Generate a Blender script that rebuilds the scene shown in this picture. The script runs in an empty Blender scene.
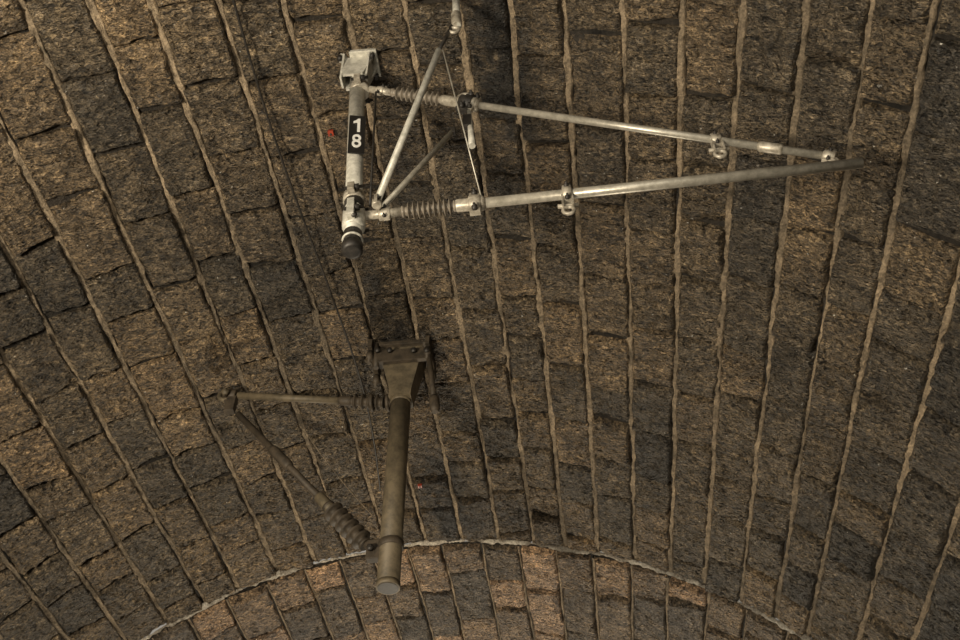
import bpy, math, random
import numpy as np
from mathutils import Vector, Matrix
random.seed(3); rng=np.random.default_rng(7)
scene=bpy.context.scene
scene.view_settings.view_transform='Standard'
# ---------------------------------------------------------------- camera solve
F=1000.0; VX,VY=652.0,1400.0
e=math.atan((VY-320)/F); psi=math.atan((VX-480)*math.cos(e)/F)
fwd=Vector((-math.sin(psi)*math.cos(e),math.cos(psi)*math.cos(e),math.sin(e)))
right=Vector((math.cos(psi),math.sin(psi),0)); up=right.cross(fwd)
def ray(px,py): return (fwd+right*((px-480)/F)+up*((320-py)/F))
arc=[(140,640),(200,603),(275,572),(350,552),(430,541),(500,538),(560,545),(620,556),(700,580),(760,610),(820,640)]
A=[];b=[]
for p in arc:
    d=ray(*p); X=d.x/d.y; Z=d.z/d.y
    A.append([2*X,2*Z,1]); b.append(X*X+Z*Z)
s=np.linalg.lstsq(np.array(A),np.array(b),rcond=None)[0]
r1=math.sqrt(s[2]+s[0]**2+s[1]**2)
R=4.0; D=R/r1
SPR=s[1]*D+1.6
CAM=Vector((-s[0]*D,0,1.6)); CZ=SPR
def U(px,py,y):
    d=ray(px,py); return CAM+d*(y/d.y)
def V(px,py,h=0.0):
    d=ray(px,py); rr=R-h
    a=d.x**2+d.z**2; bb=2*(CAM.x*d.x+(CAM.z-CZ)*d.z); c=CAM.x**2+(CAM.z-CZ)**2-rr*rr
    t=(-bb+math.sqrt(bb*bb-4*a*c))/(2*a); return CAM+d*t
cam=bpy.data.cameras.new("camera"); cam.lens=F/960*36; cam.sensor_width=36
co=bpy.data.objects.new("camera",cam); scene.collection.objects.link(co); scene.camera=co
M=Matrix((right,up,-fwd)).transposed().to_4x4(); M.translation=CAM; co.matrix_world=M
# ---------------------------------------------------------------- materials
def mat(name):
    m=bpy.data.materials.new(name); m.use_nodes=True
    return m,m.node_tree.nodes,m.node_tree.links,m.node_tree.nodes["Principled BSDF"]
def noise(n,l,co,scale,detail=4,rough=.6,dist=0):
    t=n.new("ShaderNodeTexNoise"); t.inputs["Scale"].default_value=scale; t.inputs["Detail"].default_value=detail
    t.inputs["Roughness"].default_value=rough; t.inputs["Distortion"].default_value=dist; l.new(co,t.inputs["Vector"]); return t.outputs["Fac"]
def ramp(n,l,f,st):
    r=n.new("ShaderNodeValToRGB"); l.new(f,r.inputs[0]); el=r.color_ramp.elements
    while len(el)<len(st): el.new(.5)
    for i,(p,c) in enumerate(st): el[i].position=p; el[i].color=(*c,1)
    return r.outputs[0]
def mul(n,l,a,b_,fac=1,t='MULTIPLY'):
    m=n.new("ShaderNodeMixRGB"); m.blend_type=t
    if isinstance(fac,(int,float)): m.inputs[0].default_value=fac
    else: l.new(fac,m.inputs[0])
    for i,v in ((1,a),(2,b_)):
        if isinstance(v,tuple): m.inputs[i].default_value=(*v,1)
        else: l.new(v,m.inputs[i])
    return m.outputs[0]
def bump(n,l,h,strength,dist,prev=None):
    b_=n.new("ShaderNodeBump"); b_.inputs["Strength"].default_value=strength; b_.inputs["Distance"].default_value=dist
    l.new(h,b_.inputs["Height"])
    if prev: l.new(prev,b_.inputs["Normal"])
    return b_.outputs[0]
def attr(n,name):
    a=n.new("ShaderNodeAttribute"); a.attribute_name=name; return a.outputs["Fac"]
def stone_mat(name,st):
    m,n,l,p=mat(name)
    oc=n.new("ShaderNodeTexCoord").outputs["Object"]
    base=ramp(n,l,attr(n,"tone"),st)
    big=ramp(n,l,noise(n,l,oc,.8,3,.5),[(.3,(.62,.62,.63)),(.7,(1.25,1.18,1.08))])
    mp=n.new("ShaderNodeMapping"); l.new(oc,mp.inputs[0]); mp.inputs["Scale"].default_value=(1,2.1,1)
    h1=noise(n,l,mp.outputs[0],24,5,.62,1.0)
    med=ramp(n,l,noise(n,l,oc,7,6,.7),[(.34,(.5,.49,.48)),(.66,(1.35,1.31,1.22))])
    pit=ramp(n,l,h1,[(.35,(.10,.095,.09)),(.45,(.62,.61,.59)),(.56,(1.15,1.12,1.06)),(.68,(2.2,2.1,1.9))])
    fine=ramp(n,l,noise(n,l,oc,85,3,.7),[(.32,(.38,.37,.35)),(.5,(.95,.95,.95)),(.7,(1.7,1.66,1.56))])
    c=mul(n,l,mul(n,l,mul(n,l,mul(n,l,base,big),med),pit),fine)
    sp=ramp(n,l,noise(n,l,oc,48,2,.5),[(.74,(0,0,0)),(.765,(1,1,1))])
    c=mul(n,l,c,(.78,.75,.68),sp,'MIX')
    so=attr(n,"soot_shade")
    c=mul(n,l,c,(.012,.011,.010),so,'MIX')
    l.new(c,p.inputs["Base Color"]); p.inputs["Roughness"].default_value=.52
    nb=bump(n,l,h1,1,.10)
    v=n.new("ShaderNodeTexVoronoi"); v.inputs["Scale"].default_value=48; l.new(mp.outputs[0],v.inputs["Vector"])
    nb=bump(n,l,v.outputs["Distance"],.9,.015,nb)
    l.new(nb,p.inputs["Normal"]); return m
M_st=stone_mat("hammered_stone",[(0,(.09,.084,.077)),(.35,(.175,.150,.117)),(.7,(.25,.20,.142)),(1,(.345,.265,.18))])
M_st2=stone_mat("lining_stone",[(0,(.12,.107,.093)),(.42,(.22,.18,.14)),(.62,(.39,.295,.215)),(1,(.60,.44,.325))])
def mortar_mat(name,c1,c2,sc=9):
    m,n,l,p=mat(name); oc=n.new("ShaderNodeTexCoord").outputs["Object"]
    c=ramp(n,l,noise(n,l,oc,sc,7,.75),[(.35,c1),(.62,c2)])
    b2=ramp(n,l,noise(n,l,oc,.7,3,.5),[(.35,(.6,.6,.6)),(.65,(1.15,1.12,1.08))])
    f=ramp(n,l,noise(n,l,oc,60,4,.7),[(.3,(.45,.45,.45)),(.65,(1.3,1.3,1.3))])
    l.new(mul(n,l,mul(n,l,c,f),b2),p.inputs["Base Color"]); p.inputs["Roughness"].default_value=.9
    l.new(bump(n,l,noise(n,l,oc,50,5,.7),1,.02),p.inputs["Normal"]); return m
M_mo=mortar_mat("pointing_mortar",(.13,.105,.072),(.40,.315,.215))
M_bk=mortar_mat("bed_mortar",(.010,.009,.008),(.05,.042,.033))
M_wh=mortar_mat("lime_mortar",(.16,.13,.10),(.75,.70,.60),5)
M_gr=mortar_mat("track_ballast",(.07,.06,.05),(.25,.22,.18))
def metal(name,c1,c2,rough,met,sc=30):
    m,n,l,p=mat(name); oc=n.new("ShaderNodeTexCoord").outputs["Object"]
    c=ramp(n,l,noise(n,l,oc,sc,5,.7),[(.35,c1),(.6,c2)])
    l.new(c,p.inputs["Base Color"]); p.inputs["Roughness"].default_value=rough; p.inputs["Metallic"].default_value=met
    l.new(bump(n,l,noise(n,l,oc,sc*4,3),.15,.003),p.inputs["Normal"]); return m
M_gal=metal("galvanised_steel",(.36,.35,.30),(.60,.58,.51),.45,.2)
M_alu=metal("aluminium_tube",(.31,.29,.24),(.50,.47,.40),.36,.45)
M_fit=metal("cast_fitting",(.2,.175,.135),(.52,.475,.39),.42,.3)
M_ins=metal("insulator_polymer",(.11,.095,.075),(.24,.205,.16),.4,0)
M_drk=metal("blackened_steel",(.012,.011,.010),(.04,.035,.03),.5,.2)
M_rst=metal("weathered_steel",(.065,.053,.034),(.145,.115,.072),.6,.1,14)
M_rsd=metal("rusty_fitting",(.028,.022,.015),(.07,.053,.035),.65,.1,18)
M_blk=metal("black_enamel",(.008,.008,.008),(.012,.012,.012),.4,0)
M_wht=metal("white_paint",(.75,.74,.7),(.85,.84,.8),.5,0)
M_red=metal("red_plastic",(.2,.03,.015),(.35,.05,.02),.4,0)
# ---------------------------------------------------------------- masonry
tab=rng.random((256,256))
def vn(x,y):
    xi=np.floor(x).astype(int); yi=np.floor(y).astype(int); fx=x-xi; fy=y-yi
    fx=fx*fx*(3-2*fx); fy=fy*fy*(3-2*fy); g=lambda a,b_: tab[a%256,b_%256]
    return (g(xi,yi)*(1-fx)+g(xi+1,yi)*fx)*(1-fy)+(g(xi,yi+1)*(1-fx)+g(xi+1,yi+1)*fx)*fy-.5
SQ=R*math.pi/2
def surf(S,Y,H,Rr=R):
    th=np.clip(S/R,-math.pi/2,math.pi/2); ex=np.abs(S)-SQ; ex=np.where(ex>0,ex,0)
    rr=Rr-H
    return np.stack([rr*np.sin(th),Y,CZ+rr*np.cos(th)-ex],-1)
def mkobj(name,verts,faces,m,attrs={},parent=None,smooth=True):
    me=bpy.data.meshes.new(name); nv=len(verts); nf=len(faces)
    me.vertices.add(nv); me.vertices.foreach_set("co",np.ascontiguousarray(verts,dtype=np.float32).ravel())
    me.loops.add(nf*4); me.loops.foreach_set("vertex_index",faces.astype(np.int32).ravel())
    me.polygons.add(nf); me.polygons.foreach_set("loop_start",np.arange(0,nf*4,4,dtype=np.int32))
    me.polygons.foreach_set("loop_total",np.full(nf,4,dtype=np.int32))
    me.update(calc_edges=True); me.validate()
    for k,v in attrs.items():
        a=me.attributes.new(k,'FLOAT','POINT'); a.data.foreach_set("value",v.astype(np.float32).ravel())
    me.polygons.foreach_set("use_smooth",np.full(nf,smooth))
    me.materials.append(m); ob=bpy.data.objects.new(name,me); scene.collection.objects.link(ob)
    if parent: ob.parent=parent
    return ob
def gridfaces(B,n,m):
    i=np.arange(n-1)[:,None]*m+np.arange(m-1)[None,:]
    f=np.stack([i,i+m,i+m+1,i+1],-1).reshape(-1,4)
    return (f[None]+(np.arange(B)*n*m)[:,None,None]).reshape(-1,4)
# course boundaries (arc length from crown)
x0=[-134,-61,20,90,150,220,285,345,405,460,510,565,625,685,745,810,875,940]
bs=[]
for x in x0:
    p=V(VX+(x-VX)*.771,320); bs.append(R*math.atan2(p.x,p.z-CZ))
WT=SQ+CZ
while bs[0]>-WT: bs.insert(0,bs[0]-random.uniform(.28,.35))
while bs[-1]<WT: bs.append(bs[-1]+random.uniform(.28,.35))
def soot_shade_at(S,Y):  # soot stains, plus soft shadow painted right of the lower bracket
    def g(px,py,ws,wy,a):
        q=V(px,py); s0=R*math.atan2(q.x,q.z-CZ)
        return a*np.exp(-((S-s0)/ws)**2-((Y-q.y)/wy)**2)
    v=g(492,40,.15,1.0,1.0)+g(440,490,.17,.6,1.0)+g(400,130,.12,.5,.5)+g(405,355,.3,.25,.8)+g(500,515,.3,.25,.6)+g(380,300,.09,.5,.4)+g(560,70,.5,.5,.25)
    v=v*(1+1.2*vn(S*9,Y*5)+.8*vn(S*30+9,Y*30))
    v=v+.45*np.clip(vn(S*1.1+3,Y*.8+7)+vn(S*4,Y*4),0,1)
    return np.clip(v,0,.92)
def blocks(name,bounds,y0,y1,Rr,m,parent,lmin,lmax,depth=.042,n=22,mm=28,gap=.012,sd=.155,yg=.008):
    S0=[];S1=[];Y0=[];Y1=[];T=[]
    for a,b_ in zip(bounds[:-1],bounds[1:]):
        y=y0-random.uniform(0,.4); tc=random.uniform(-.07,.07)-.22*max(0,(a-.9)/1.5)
        while y<y1:
            L=random.uniform(lmin,lmax); ya=max(y,y0); yb=min(y+L,y1)
            if y1-yb<.12: yb=y1
            if yb-ya>.06:
                S0.append(a+gap);S1.append(b_-gap);Y0.append(ya+yg);Y1.append(yb-yg)
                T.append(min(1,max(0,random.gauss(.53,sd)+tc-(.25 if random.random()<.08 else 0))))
            y=yb if yb<y1 else y1+1
    S0,S1,Y0,Y1,T=[np.array(v)[:,None,None] for v in (S0,S1,Y0,Y1,T)]
    B=len(S0)
    u=np.concatenate([[0,.015,.045],np.linspace(.085,.915,n-6),[.955,.985,1]])[None,:,None]
    v=np.concatenate([[0,.012,.035],np.linspace(.07,.93,mm-6),[.965,.988,1]])[None,None,:]
    S=S0+(S1-S0)*u+0*v; Y=Y0+(Y1-Y0)*v+0*u
    ds=np.minimum(u*(S1-S0),(1-u)*(S1-S0)); dy=np.minimum(v*(Y1-Y0),(1-v)*(Y1-Y0))
    def sm(t): t=np.clip(t,0,1); return np.sqrt(1-(1-t)**2)
    rb=rng.random((B,1,1))*40
    es=.016*(1+1.2*vn(Y*20+rb,S*20)); ey=.022*(1+1.4*vn(S*20+rb,Y*20))
    H=depth*sm(ds/es)*sm(dy/ey)-.012*((ds<=1e-6)|(dy<=1e-6))
    inner=sm(ds/.02)*sm(dy/.02)
    rid=lambda a,b_: .5-np.abs(vn(a,b_))*2
    H=H+inner*(.028*vn(S*8+rb,Y*9+rb)+.015*rid(S*16+rb,Y*22)+.015*rid(S*30,Y*44+rb)+.011*vn(S*70,Y*80+rb))
    H=H+(rng.random((B,1,1))-.5)*.022*inner+ (rng.random((B,1,1))-.5)*.06*(u-.5)*inner+(rng.random((B,1,1))-.5)*.08*(v-.5)*inner
    S=S+.018*vn(Y*5+rb,S0*7+0*Y)+.012*vn(Y*22,S*22+rb)
    Y=Y+.045*vn(S*4+rb,Y0*9+0*S)+.012*vn(S*18+rb,Y*18)
    so=soot_shade_at(S,Y) if Rr==R else 0*S
    P=surf(S,Y,H,Rr).reshape(-1,3)
    return mkobj(name,P,gridfaces(B,P.shape[0]//B//mm,mm),m,{"tone":(T+0*S),"soot_shade":so},parent)
def sheet(name,sa,sb,y0,y1,Rr,m,parent,hh=0,st=.12):
    s_=np.linspace(sa,sb,int((sb-sa)/st)+2)[:,None]; y_=np.linspace(y0,y1,int((y1-y0)/.5)+2)[None,:]
    S=s_+0*y_; Y=y_+0*s_
    P=surf(S,Y,hh+0*S,Rr).reshape(-1,3); return mkobj(name,P,gridfaces(1,S.shape[0],S.shape[1]),m,{},parent)
def ribbons(name,bl,y0,y1,Rr,m,parent,w=.021,h=.022):
    y_=np.arange(y0,y1,.022); y_=np.append(y_,y1)[None,:,None]; bl=np.array(bl)[:,None,None]
    k=np.linspace(-1,1,9)[None,None,:]
    ww=w*(1+.9*vn(y_*3+bl*31,bl*13+0*y_)+.5*vn(y_*14+bl*5,bl*7+0*y_+k*1.5)+.5*vn(y_*45,bl*17+k))
    off=.022*vn(y_*1.7+bl*17,bl*9+0*y_)+.008*vn(y_*9+bl*3,bl*9+0*y_)
    S=bl+off+k*ww; Y=y_+0*S
    H=h+.018*vn(Y*22,S*45)+.012*vn(Y*45,S*90)+.026*vn(y_*4+bl*11,0*y_+bl)
    H=np.where(np.abs(k)>.99,-.01,H)
    P=surf(S,Y,H,Rr).reshape(-1,3); return mkobj(name,P,gridfaces(S.shape[0],S.shape[1],9),m,{},parent)
def empty(name,loc=(0,0,0)):
    o=bpy.data.objects.new(name,None); o.location=loc; scene.collection.objects.link(o); return o
YB,YE=-3.0,12.5
ceil=empty("ceiling"); wl=empty("wall_left"); wr=empty("wall_right")
il=max(i for i,v in enumerate(bs) if v<-SQ+.1); ir=min(i for i,v in enumerate(bs) if v>SQ-.1)
cb=bs[il:ir+1]
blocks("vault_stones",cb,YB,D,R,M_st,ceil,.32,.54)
sheet("vault_bed",cb[0],cb[-1],YB,D,R,M_bk,ceil)
ribbons("vault_pointing",cb,YB,D,R,M_mo,ceil)
# rear lining, slightly smaller ring
R2=R-.03
c2=[cb[0]]
while c2[-1]<cb[-1]-.5: c2.append(c2[-1]+random.uniform(.27,.33))
c2.append(cb[-1])
blocks("rear_vault_stones",c2,D+.02,YE,R2,M_st2,ceil,.42,.78,gap=.010,sd=.25,n=18,mm=26,yg=.010)
sheet("rear_vault_bed",cb[0],cb[-1],D,YE,R2,M_bk,ceil)
ribbons("rear_vault_pointing",c2,D+.02,YE,R2,M_mo,ceil,w=.009,h=.018)
# lime bead on ring joint
s_=np.linspace(cb[0],cb[-1],1600)[:,None]; a=np.linspace(0,2*math.pi,9)[None,:]
rr=.0135*(1+1.3*vn(s_*7,s_*0)+1.1*vn(s_*25,s_*0+5)+.6*vn(s_*70,s_*0+5))
S=s_+0*a; P=surf(S,D-.01+rr*np.cos(a)*1.2+.03*vn(s_*3,0*s_+3)+.02*vn(s_*18,0*s_+9),.036+rr*np.sin(a)).reshape(-1,3)
mkobj("ring_joint_bead",P,gridfaces(1,1600,9),M_wh,{},ceil)
for nm,w,bb in (("left",wl,bs[:il+1]),("right",wr,bs[ir:])):
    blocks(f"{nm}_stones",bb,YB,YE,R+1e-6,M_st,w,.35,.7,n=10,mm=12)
    sheet(f"{nm}_bed",bb[0],bb[-1],YB,YE,R,M_bk,w); ribbons(f"{nm}_pointing",bb,YB,YE,R,M_mo,w)
g=np.array([[-R-.1,YB,0],[R+.1,YB,0],[R+.1,YE,0],[-R-.1,YE,0]])
mkobj("floor",g,np.array([[0,1,2,3]]),M_gr)
# ---------------------------------------------------------------- hardware helpers
def fin(name,vs,fs,m,parent,smooth=True):
    me=bpy.data.meshes.new(name); me.from_pydata([tuple(v) for v in vs],[],fs); me.update()
    for p in me.polygons: p.use_smooth=smooth and len(p.vertices)==4
    me.materials.append(m); o=bpy.data.objects.new(name,me); scene.collection.objects.link(o); o.parent=parent; return o
def basis(d):
    d=d.normalized(); a=Vector((0,0,1)) if abs(d.z)<.8 else Vector((0,1,0))
    x=d.cross(a).normalized(); return x,d.cross(x).normalized(),d
def lathe(name,p0,p1,prof,m,parent,seg=20):
    p0=Vector(p0);p1=Vector(p1);x,y,d=basis(p1-p0);vs=[];fs=[]
    for t,r in prof:
        c=p0.lerp(p1,t)
        for i in range(seg):
            a=2*math.pi*i/seg; vs.append(c+x*(r*math.cos(a))+y*(r*math.sin(a)))
    for k in range(len(prof)-1):
        for i in range(seg):
            j=(i+1)%seg; fs.append((k*seg+i,k*seg+j,(k+1)*seg+j,(k+1)*seg+i))
    fs.append(tuple(range(seg))[::-1]); fs.append(tuple((len(prof)-1)*seg+i for i in range(seg)))
    return fin(name,vs,fs,m,parent)
def tube(name,p0,p1,r,m,parent,r2=None,seg=20): return lathe(name,p0,p1,[(0,r),(1,r2 or r)],m,parent,seg)
def insul(name,p0,p1,rc,rs,n,m,parent):
    pr=[(0,rc*1.3),(.04,rc*1.3),(.05,rc)]
    for i in range(n):
        c=.08+.86*(i+.5)/n; w=.86/n
        pr+=[(c-.25*w,rc),(c-.16*w,rs*.8),(c-.04*w,rs),(c+.04*w,rs),(c+.16*w,rs*.8),(c+.25*w,rc)]
    pr+=[(.95,rc),(.96,rc*1.3),(1,rc*1.3)]
    return lathe(name,p0,p1,pr,m,parent,24)
def box(name,c,ax,sz,m,parent,bev=.15):
    c=Vector(c); X,Y,Z=[Vector(a).normalized() for a in ax]
    hx,hy,hz=[v/2 for v in sz]; b_=min(hx,hy,hz)*bev*2
    import bmesh
    bm=bmesh.new(); bmesh.ops.create_cube(bm,size=1)
    for v in bm.verts: v.co=Vector((v.co.x*sz[0],v.co.y*sz[1],v.co.z*sz[2]))
    bmesh.ops.bevel(bm,geom=bm.edges[:],offset=b_*.5,segments=2,affect='EDGES',profile=.5)
    for v in bm.verts: v.co=c+X*v.co.x+Y*v.co.y+Z*v.co.z
    me=bpy.data.meshes.new(name); bm.to_mesh(me); bm.free(); me.materials.append(m)
    o=bpy.data.objects.new(name,me); scene.collection.objects.link(o); o.parent=parent; return o
def prism(name,pts,o,X,Y,th,m,parent):
    X=Vector(X).normalized();Y=Vector(Y).normalized();N=X.cross(Y).normalized();o=Vector(o);n=len(pts)
    vs=[o+X*a+Y*b_+N*(s_*th/2) for s_ in (-1,1) for a,b_ in pts]
    fs=[tuple(range(n))[::-1],tuple(range(n,2*n))]+[(i,(i+1)%n,n+(i+1)%n,n+i) for i in range(n)]
    return fin(name,vs,fs,m,parent,False)
def bolt(name,p,d,r,L,m,parent):
    p=Vector(p);d=Vector(d).normalized()
    lathe(name,p,p+d*L,[(0,r*.55),(.45,r*.55),(.46,r),(.8,r),(.81,r*.5),(1,r*.5)],m,parent,6)
def ring(name,c,axis,Rr,r,m,parent,squash=1.0):
    x,y,d=basis(Vector(axis)); c=Vector(c); vs=[];fs=[];n1,n2=20,8
    for i in range(n1):
        a=2*math.pi*i/n1; q=x*math.cos(a)+y*math.sin(a)*squash
        for j in range(n2):
            b_=2*math.pi*j/n2; vs.append(c+q*(Rr+r*math.cos(b_))+d*(r*math.sin(b_)))
    for i in range(n1):
        for j in range(n2): fs.append((i*n2+j,((i+1)%n1)*n2+j,((i+1)%n1)*n2+(j+1)%n2,i*n2+(j+1)%n2))
    return fin(name,vs,fs,m,parent)
def clamp(name,c,axis,r,w,m,parent,bm_=None):
    c=Vector(c);x,y,d=basis(Vector(axis))
    lathe(name+"_band",c-d*w/2,c+d*w/2,[(0,r*1.15),(.08,r*1.4),(.92,r*1.4),(1,r*1.15)],m,parent)
    for k,s_ in enumerate((-1,1)):
        box(f"{name}_ear_{k+1}",c+y*(s_*r*1.7),(x,y,d),(r*.9,r*1.1,w*.9),m,parent)
        bolt(f"{name}_bolt_{k+1}",c+y*(s_*r*1.8)-x*r*.9,x,r*.45,r*2.4,M_drk,parent)
def hanger(name,c,r,m,parent):
    c=Vector(c); clamp(name,c,(1,0,0),r,.04,m,parent)
    dn=Vector((0,0,-1))
    for k,s_ in enumerate((-1,1)): box(f"{name}_cheek_{k+1}",c+dn*(r+.03)+Vector((s_*.02,0,0)),((1,0,0),(0,1,0),dn),(.008,.03,.08),m,parent)
    tube(name+"_pin",c+dn*(r+.055)-Vector((.042,0,0)),c+dn*(r+.055)+Vector((.042,0,0)),.009,M_fit,parent,seg=8)
    ring(name+"_eye",c+dn*(r+.085),(0,1,0),.022,.008,m,parent)
def frame_at(p):
    th=math.atan2(p.x,p.z-CZ); t=Vector((math.cos(th),0,-math.sin(th))); nrm=Vector((-math.sin(th),0,-math.cos(th))); return t,Vector((0,1,0)),nrm
def on(px,p,q):
    lo,hi=0.,1.
    def sxp(v):
        w=v-CAM; return 480+F*w.dot(right)/w.dot(fwd)
    up_=sxp(q)>sxp(p)
    for _ in range(40):
        m_=(lo+hi)/2
        if (sxp(p.lerp(q,m_))<px)==up_: lo=m_
        else: hi=m_
    return p.lerp(q,(lo+hi)/2)
# ---------------------------------------------------------------- upper cantilever
C1=empty("overhead_line_cantilever")
pm=V(360,62,.03); yU=pm.y; t,a_,nn=frame_at(pm)
g_=lambda x,y,dy=0: U(x,y,yU+dy)
box("base_plate",pm+nn*.02,(t,a_,nn),(.20,.15,.022),M_gal,C1)
top=g_(360,88); bot=g_(352,252)
ax=(bot-top).normalized()
for k,s_ in enumerate((-.04,.04)):
    prism(f"gusset_{k+1}",[(-.085,0),(.085,0),(.05,.17),(-.05,.17)],pm+nn*.03+a_*s_,t,nn,.012,M_gal,C1)
    prism(f"side_gusset_{k+1}",[(-.07,0),(.07,0),(.03,.17),(-.03,.17)],pm+nn*.03+t*s_*1.6,a_,nn,.01,M_gal,C1)
for k,(i,j) in enumerate(((-1,-1),(1,-1),(1,1),(-1,1))): bolt(f"anchor_bolt_{k+1}",pm+t*i*.082+a_*j*.06+nn*.03,nn,.014,.05,M_drk,C1)
tube("post_head",pm+nn*.05,top+ax*.02,.044,M_gal,C1)
tube("post",pm+nn*.08,bot-ax*.1,.037,M_gal,C1,seg=28)
clamp("top_hinge",g_(360,90),ax,.035,.05,M_fit,C1)
clamp("post_collar",g_(354,199),ax,.033,.05,M_fit,C1)
tube("collar_gasket",g_(354,203),g_(354,209),.041,M_drk,C1)
clamp("bottom_hinge",g_(354,220),ax,.034,.12,M_gal,C1)
for k,py in enumerate((213,226)):
    bolt(f"hinge_stud_{k+1}",g_(357,py)-Vector((0,.045,0)),(0,-1,-.2),.014,.03,M_drk,C1)
lathe("post_end_cap",bot-ax*.12,bot,[(0,.038),(.3,.042),(.35,.042),(.4,.034),(.6,.034),(.62,.042),(.95,.042),(1,.03)],M_drk,C1)
ring("post_end_ring",bot-ax*.075,ax,.039,.005,M_gal,C1)
pc=g_(356.5,142); tocam=(CAM-pc); tocam=(tocam-ax*tocam.dot(ax)).normalized(); sx=tocam.cross(ax).normalized()
if sx.dot(right)<0: sx=-sx
hgt=(g_(356,123)-g_(356,160)).length
box("number_plate",pc+tocam*.04,(sx,ax,tocam),(.074,hgt,.006),M_blk,C1)
q1=pc+ax*(hgt*-.23)+tocam*.045
hh1=hgt*.17
prism("digit_1",[(.000,hh1),(.013,hh1),(.013,-hh1),(.004,-hh1),(-.006,-hh1*.72),(-.018,-hh1*.52),(-.018,-hh1*.28),(.000,-hh1*.45)],q1,sx,ax,.004,M_wht,C1)
for ch,dy_,sxx in (("8",.22,.090),):
    cu=bpy.data.curves.new("digit_"+ch,'FONT'); cu.body=ch; cu.size=1; cu.align_x='CENTER'; cu.align_y='CENTER'; cu.extrude=.01; cu.offset=.012
    o=bpy.data.objects.new("digit_"+ch,cu); scene.collection.objects.link(o); cu.materials.append(M_wht)
    q=pc+ax*(hgt*dy_)+tocam*.046
    syy=hgt*.33/.7
    m4=Matrix.Identity(4)
    for i in range(3): m4[i][0]=sx[i]*sxx; m4[i][1]=-ax[i]*syy; m4[i][2]=tocam[i]*.1; m4[i][3]=q[i]
    o.matrix_world=m4; o.parent=C1
a0=g_(368,89); a5=g_(832,157); dt=(a5-a0)
T=lambda px: on(px,a0,a5)
tube("top_tube_root",T(368),T(394),.017,M_fit,C1)
clamp("root_clamp",T(381),dt,.015,.04,M_fit,C1)
insul("top_insulator",T(392),T(444),.016,.034,9,M_ins,C1)
lathe("top_insulator_socket",T(441),T(480),[(0,.02),(.1,.025),(.5,.025),(.55,.031),(.9,.031),(1,.018)],M_fit,C1)
tube("top_tube",T(470),T(828),.0165,M_alu,C1)
lathe("tube_sleeve",T(758),T(783),[(0,.018),(.1,.023),(.9,.023),(1,.018)],M_fit,C1)
clamp("messenger_clamp",T(467),dt,.028,.07,M_drk,C1)
clamp("socket_clamp",T(474),dt,.024,.03,M_fit,C1)
hanger("drop_clamp",T(716),.018,M_fit,C1)
clamp("tip_clamp",T(829),dt,.016,.05,M_fit,C1)
b0=g_(362,216); b5=g_(862,163); db=b5-b0
Bt=lambda px: on(px,b0,b5)
tube("bottom_tube_root",Bt(362),Bt(404),.019,M_fit,C1)
clamp("root_clamp_low",Bt(385),db,.017,.05,M_fit,C1)
insul("bottom_insulator",Bt(402),Bt(456),.019,.037,9,M_ins,C1)
lathe("bottom_insulator_socket",Bt(454),Bt(486),[(0,.02),(.1,.027),(.5,.027),(.55,.032),(.9,.032),(1,.022)],M_fit,C1)
tube("bottom_tube",Bt(476),Bt(862),.0215,M_alu,C1)
tube("bottom_tube_bore",Bt(861.5),Bt(863),.017,M_drk,C1)
clamp("steady_clamp",Bt(475),db,.028,.05,M_fit,C1)
hanger("registration_clamp",Bt(567),.023,M_fit,C1)
tube("tip_link",T(829),Bt(838),.012,M_fit,C1,seg=10)
ring("tip_eye",(T(829)+Bt(835))/2,(0,1,0),.022,.007,M_fit,C1)
yH=V(456,20).y-.16
tube("stay_strut",U(439,50,yH),U(376,204,yU-.05),.015,M_gal,C1)
clamp("stay_foot",U(377,203,yU-.05),ax,.015,.04,M_fit,C1)
tube("diagonal_stay",U(452,132,yU+.05),U(378,212,yU+.02),.0125,M_alu,C1)
box("diagonal_stay_end",U(453,131,yU+.05),((1,0,0),(0,1,0),(0,0,1)),(.025,.025,.04),M_drk,C1)
tube("messenger_stem",U(469,110,yU),U(472,146,yU),.010,M_gal,C1,r2=.016,seg=12)
ring("messenger_saddle",U(465,98,yU),(0,1,0),.03,.011,M_fit,C1)
box("messenger_yoke",U(467,122,yU),((1,0,0),(0,1,0),(0,0,1)),(.04,.03,.09),M_drk,C1)
hb=U(457,26,yH); hd=(U(456,0,yH)-hb)
hh=hb.copy()
while (hh.x**2+(hh.z-CZ)**2)<(R-.02)**2: hh=hh+hd*.1
tube("ceiling_hanger",hh,hb,.018,M_gal,C1)
box("ceiling_hanger_plate",hh,frame_at(hh),(.10,.10,.03),M_drk,C1)
ring("hanger_eye",U(454,30,yH),(0,1,0),.022,.008,M_fit,C1)
lathe("hanger_collar",U(456,14,yH),hb,[(0,.02),(.1,.024),(.9,.024),(1,.02)],M_fit,C1)
tube("hanger_pin",U(438,52,yH),U(452,26,yH),.009,M_drk,C1,seg=8)
tube("stay_wire",U(443,50,yH),U(482,200,yU-.02),.0035,M_alu,C1,seg=6)
tube("earth_wire",U(376,92,yU-.02),U(370,206,yU-.03),.005,M_drk,C1,seg=6)
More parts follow.
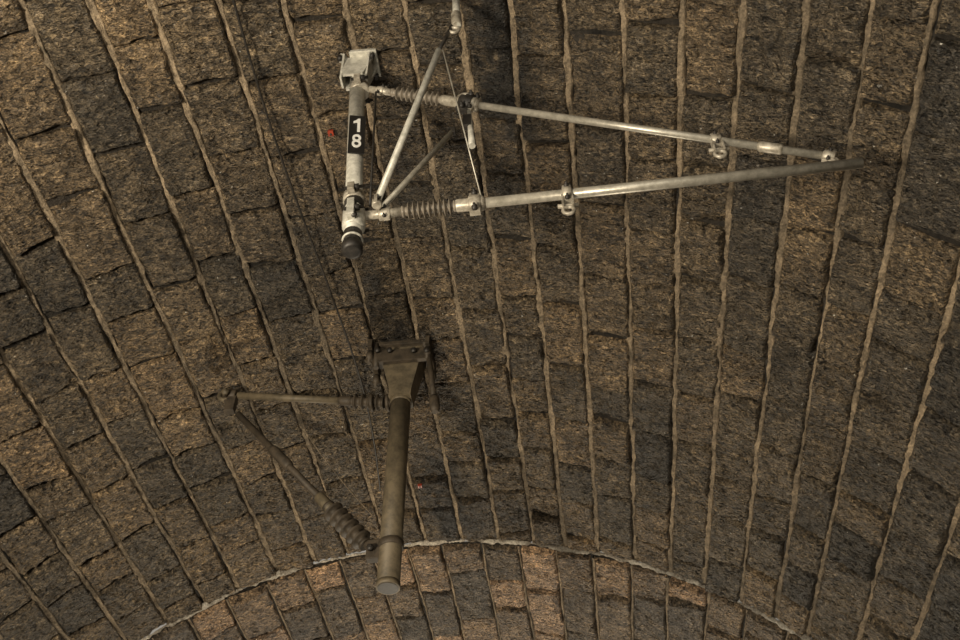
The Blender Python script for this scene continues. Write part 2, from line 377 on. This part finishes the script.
# ---------------------------------------------------------------- lower cantilever
C2=empty("overhead_line_cantilever.001")
pm=V(403,352,.03); yL=pm.y; t,a_,nn=frame_at(pm)
k_=lambda x,y,dy=0: U(x,y,yL+dy)
box("base_plate_b",pm+nn*.02,(t,a_,nn),(.36,.22,.03),M_rsd,C2)
for k,s_ in enumerate((-1,1)):
    box(f"channel_{k+1}",pm+t*s_*.185+nn*.05,(t,a_,nn),(.028,.30,.07),M_rsd,C2)
    for j in (-1,1):
        bolt(f"rod_{k+1}_{j+2}",pm+t*s_*.185+a_*j*.11+nn*.02,nn,.024,.17,M_rsd,C2)
tube("long_rod",k_(428,348,-.1),k_(435,408,-.1),.018,M_rsd,C2,seg=10)
lathe("long_rod_end",k_(434,396,-.1),k_(435,412,-.1),[(0,.02),(.2,.032),(.8,.032),(1,.02)],M_rsd,C2,8)
tube("short_rod",k_(377,345,-.1),k_(376,368,-.1),.018,M_rsd,C2,seg=10)
top=k_(401,402); bot=k_(388,588); ax=(bot-top).normalized()
# hopper shaped head: wide at the vault, narrowing into the mast
w1=k_(424,358,-.05)-k_(381,358,-.05); w2=k_(413,402,-.05)-k_(391,402,-.05)
h_=[]
for c_,w_,dpt in ((k_(403,346),w1.length/2,.08),(k_(403,358),w1.length/2,.08),(k_(402,396),w2.length/2,.066),(k_(401,402),w2.length/2,.064)):
    h_.append([c_+Vector((i*w_,j*dpt,0)) for i,j in ((-1,-1),(1,-1),(1,1),(-1,1))])
vs=[v for r_ in h_ for v in r_]; fs=[(0,1,2,3),(12,15,14,13)]
for r_ in range(3):
    for i in range(4): j=(i+1)%4; fs.append((r_*4+i,r_*4+j,r_*4+4+j,r_*4+4+i))
fin("mast_head",vs,fs,M_rst,C2,False)
box("mast_head_cross_beam",k_(402,356,-.1),((1,0,0),(0,1,0),(0,0,1)),(.34,.03,.10),M_rsd,C2)
for k,px in enumerate((378,390,414,427)): bolt(f"beam_bolt_{k+1}",k_(px,352,-.12),(0,-1,0),.02,.03,M_drk,C2)
tube("mast",k_(402,385),bot,.062,M_rst,C2,seg=32)
lathe("mast_end",bot-ax*.03,bot+ax*.002,[(0,.0635),(1,.0635)],M_rst,C2,28)
tube("mast_bore",bot,bot+ax*.004,.055,M_drk,C2)
lathe("mast_collar",top-ax*.02,top+ax*.02,[(0,.064),(.2,.067),(.8,.067),(1,.064)],M_rst,C2,28)
lathe("low_collar_band",k_(391,542),k_(391,549),[(0,.064),(.1,.070),(.9,.070),(1,.064)],M_rsd,C2,28)
box("low_lug",k_(376,551),((1,0,0),(0,1,0),ax),(.10,.05,.12),M_rsd,C2)
bolt("low_lug_bolt",k_(372,553)-Vector((0,.03,0)),(0,-1,0),.02,.04,M_drk,C2)
a0=k_(388,403); a5=k_(226,395)
T=lambda px:on(px,a0,a5)
insul("top_insulator_b",T(384),T(350),.028,.05,4,M_rsd,C2)
lathe("top_socket_b",T(354),T(338),[(0,.02),(.2,.035),(.8,.03),(1,.02)],M_rsd,C2)
tube("top_arm_b",T(345),T(238),.023,M_rst,C2)
clamp("arm_tip_clamp",T(232),a5-a0,.028,.07,M_rsd,C2)
ring("arm_tip_eye",T(226),(0,1,0),.042,.016,M_rst,C2)
box("arm_tip_yoke",k_(231,405),((1,0,0),(0,1,0),(0,0,1)),(.06,.05,.12),M_rsd,C2)
bolt("arm_tip_bolt",k_(228,398)-Vector((0,.02,0)),(0,-1,0),.025,.06,M_rst,C2)
b0=k_(236,412); b5=k_(368,547); BB=lambda px:on(px,b0,b5)
tube("strut_b",BB(238),BB(335),.021,M_rsd,C2)
lathe("strut_socket_b",BB(272),BB(290),[(0,.025),(.1,.032),(.9,.032),(1,.025)],M_rsd,C2)
lathe("strut_socket_c",BB(318),BB(332),[(0,.025),(.1,.034),(.9,.034),(1,.025)],M_rst,C2)
insul("strut_insulator_b",BB(328),BB(366),.030,.062,6,M_rsd,C2)
tube("strut_root_b",BB(362),k_(380,552),.025,M_rsd,C2)
for k,px in enumerate((388,372)): ring(f"shackle_{k+1}",k_(px,403),(1,0,0),.045,.012,M_rsd,C2)
def cable(name,pts,r,m):
    cu=bpy.data.curves.new(name,'CURVE'); cu.dimensions='3D'; cu.bevel_depth=r; cu.bevel_resolution=2
    sp=cu.splines.new('NURBS'); sp.points.add(len(pts)-1); sp.use_endpoint_u=True; sp.order_u=3
    for i,p in enumerate(pts): sp.points[i].co=(*p,1)
    cu.materials.append(m); o=bpy.data.objects.new(name,cu); scene.collection.objects.link(o); return o
cable("steel_cable",[V(228,-20,.10),V(255,80,.11),V(292,190,.11),V(330,290,.11),V(362,380,.11),V(376,450,.09),V(380,490,.07)],.0065,M_drk)
cable("steel_cable.001",[V(306,432,.07),V(330,470,.2),V(372,515,.3)],.004,M_mo)
cl=empty("red_cable_tag"); 
for k,(x,y) in enumerate(((331,133),(420,486))):
    q=V(x,y,.07); t2,a2,n2=frame_at(q)
    box(f"tag_{k+1}",q,(t2,a2,n2),(.03,.03,.02),M_red,cl); tube(f"tag_stud_{k+1}",q-n2*.07,q+n2*.02,.006,M_drk,cl,seg=8)
# ---------------------------------------------------------------- light
def area(name,loc,tgt,size,en,col):
    L=bpy.data.lights.new(name,'AREA'); L.size=size; L.energy=en; L.color=col
    o=bpy.data.objects.new(name,L); scene.collection.objects.link(o); o.location=loc
    o.rotation_euler=(Vector(tgt)-Vector(loc)).to_track_quat('-Z','Y').to_euler(); return o
area("added_key_light",(-2.4,-.8,.9),(0.2,5.0,6.3),.9,500,(1,.87,.67))  # added key light, low left behind the camera, no known fixture
area("portal_daylight",(0,-3.2,3),(0,4,6),4.5,110,(1,.92,.77))
area("added_far_light",(-.3,11.5,2.2),(0,6,6.3),.8,250,(1,.87,.67))  # added unseen light further along the tunnel, brightens the vault
w=bpy.data.worlds.new("world"); scene.world=w; w.use_nodes=True
w.node_tree.nodes["Background"].inputs[0].default_value=(.8,.73,.62,1); w.node_tree.nodes["Background"].inputs[1].default_value=.4
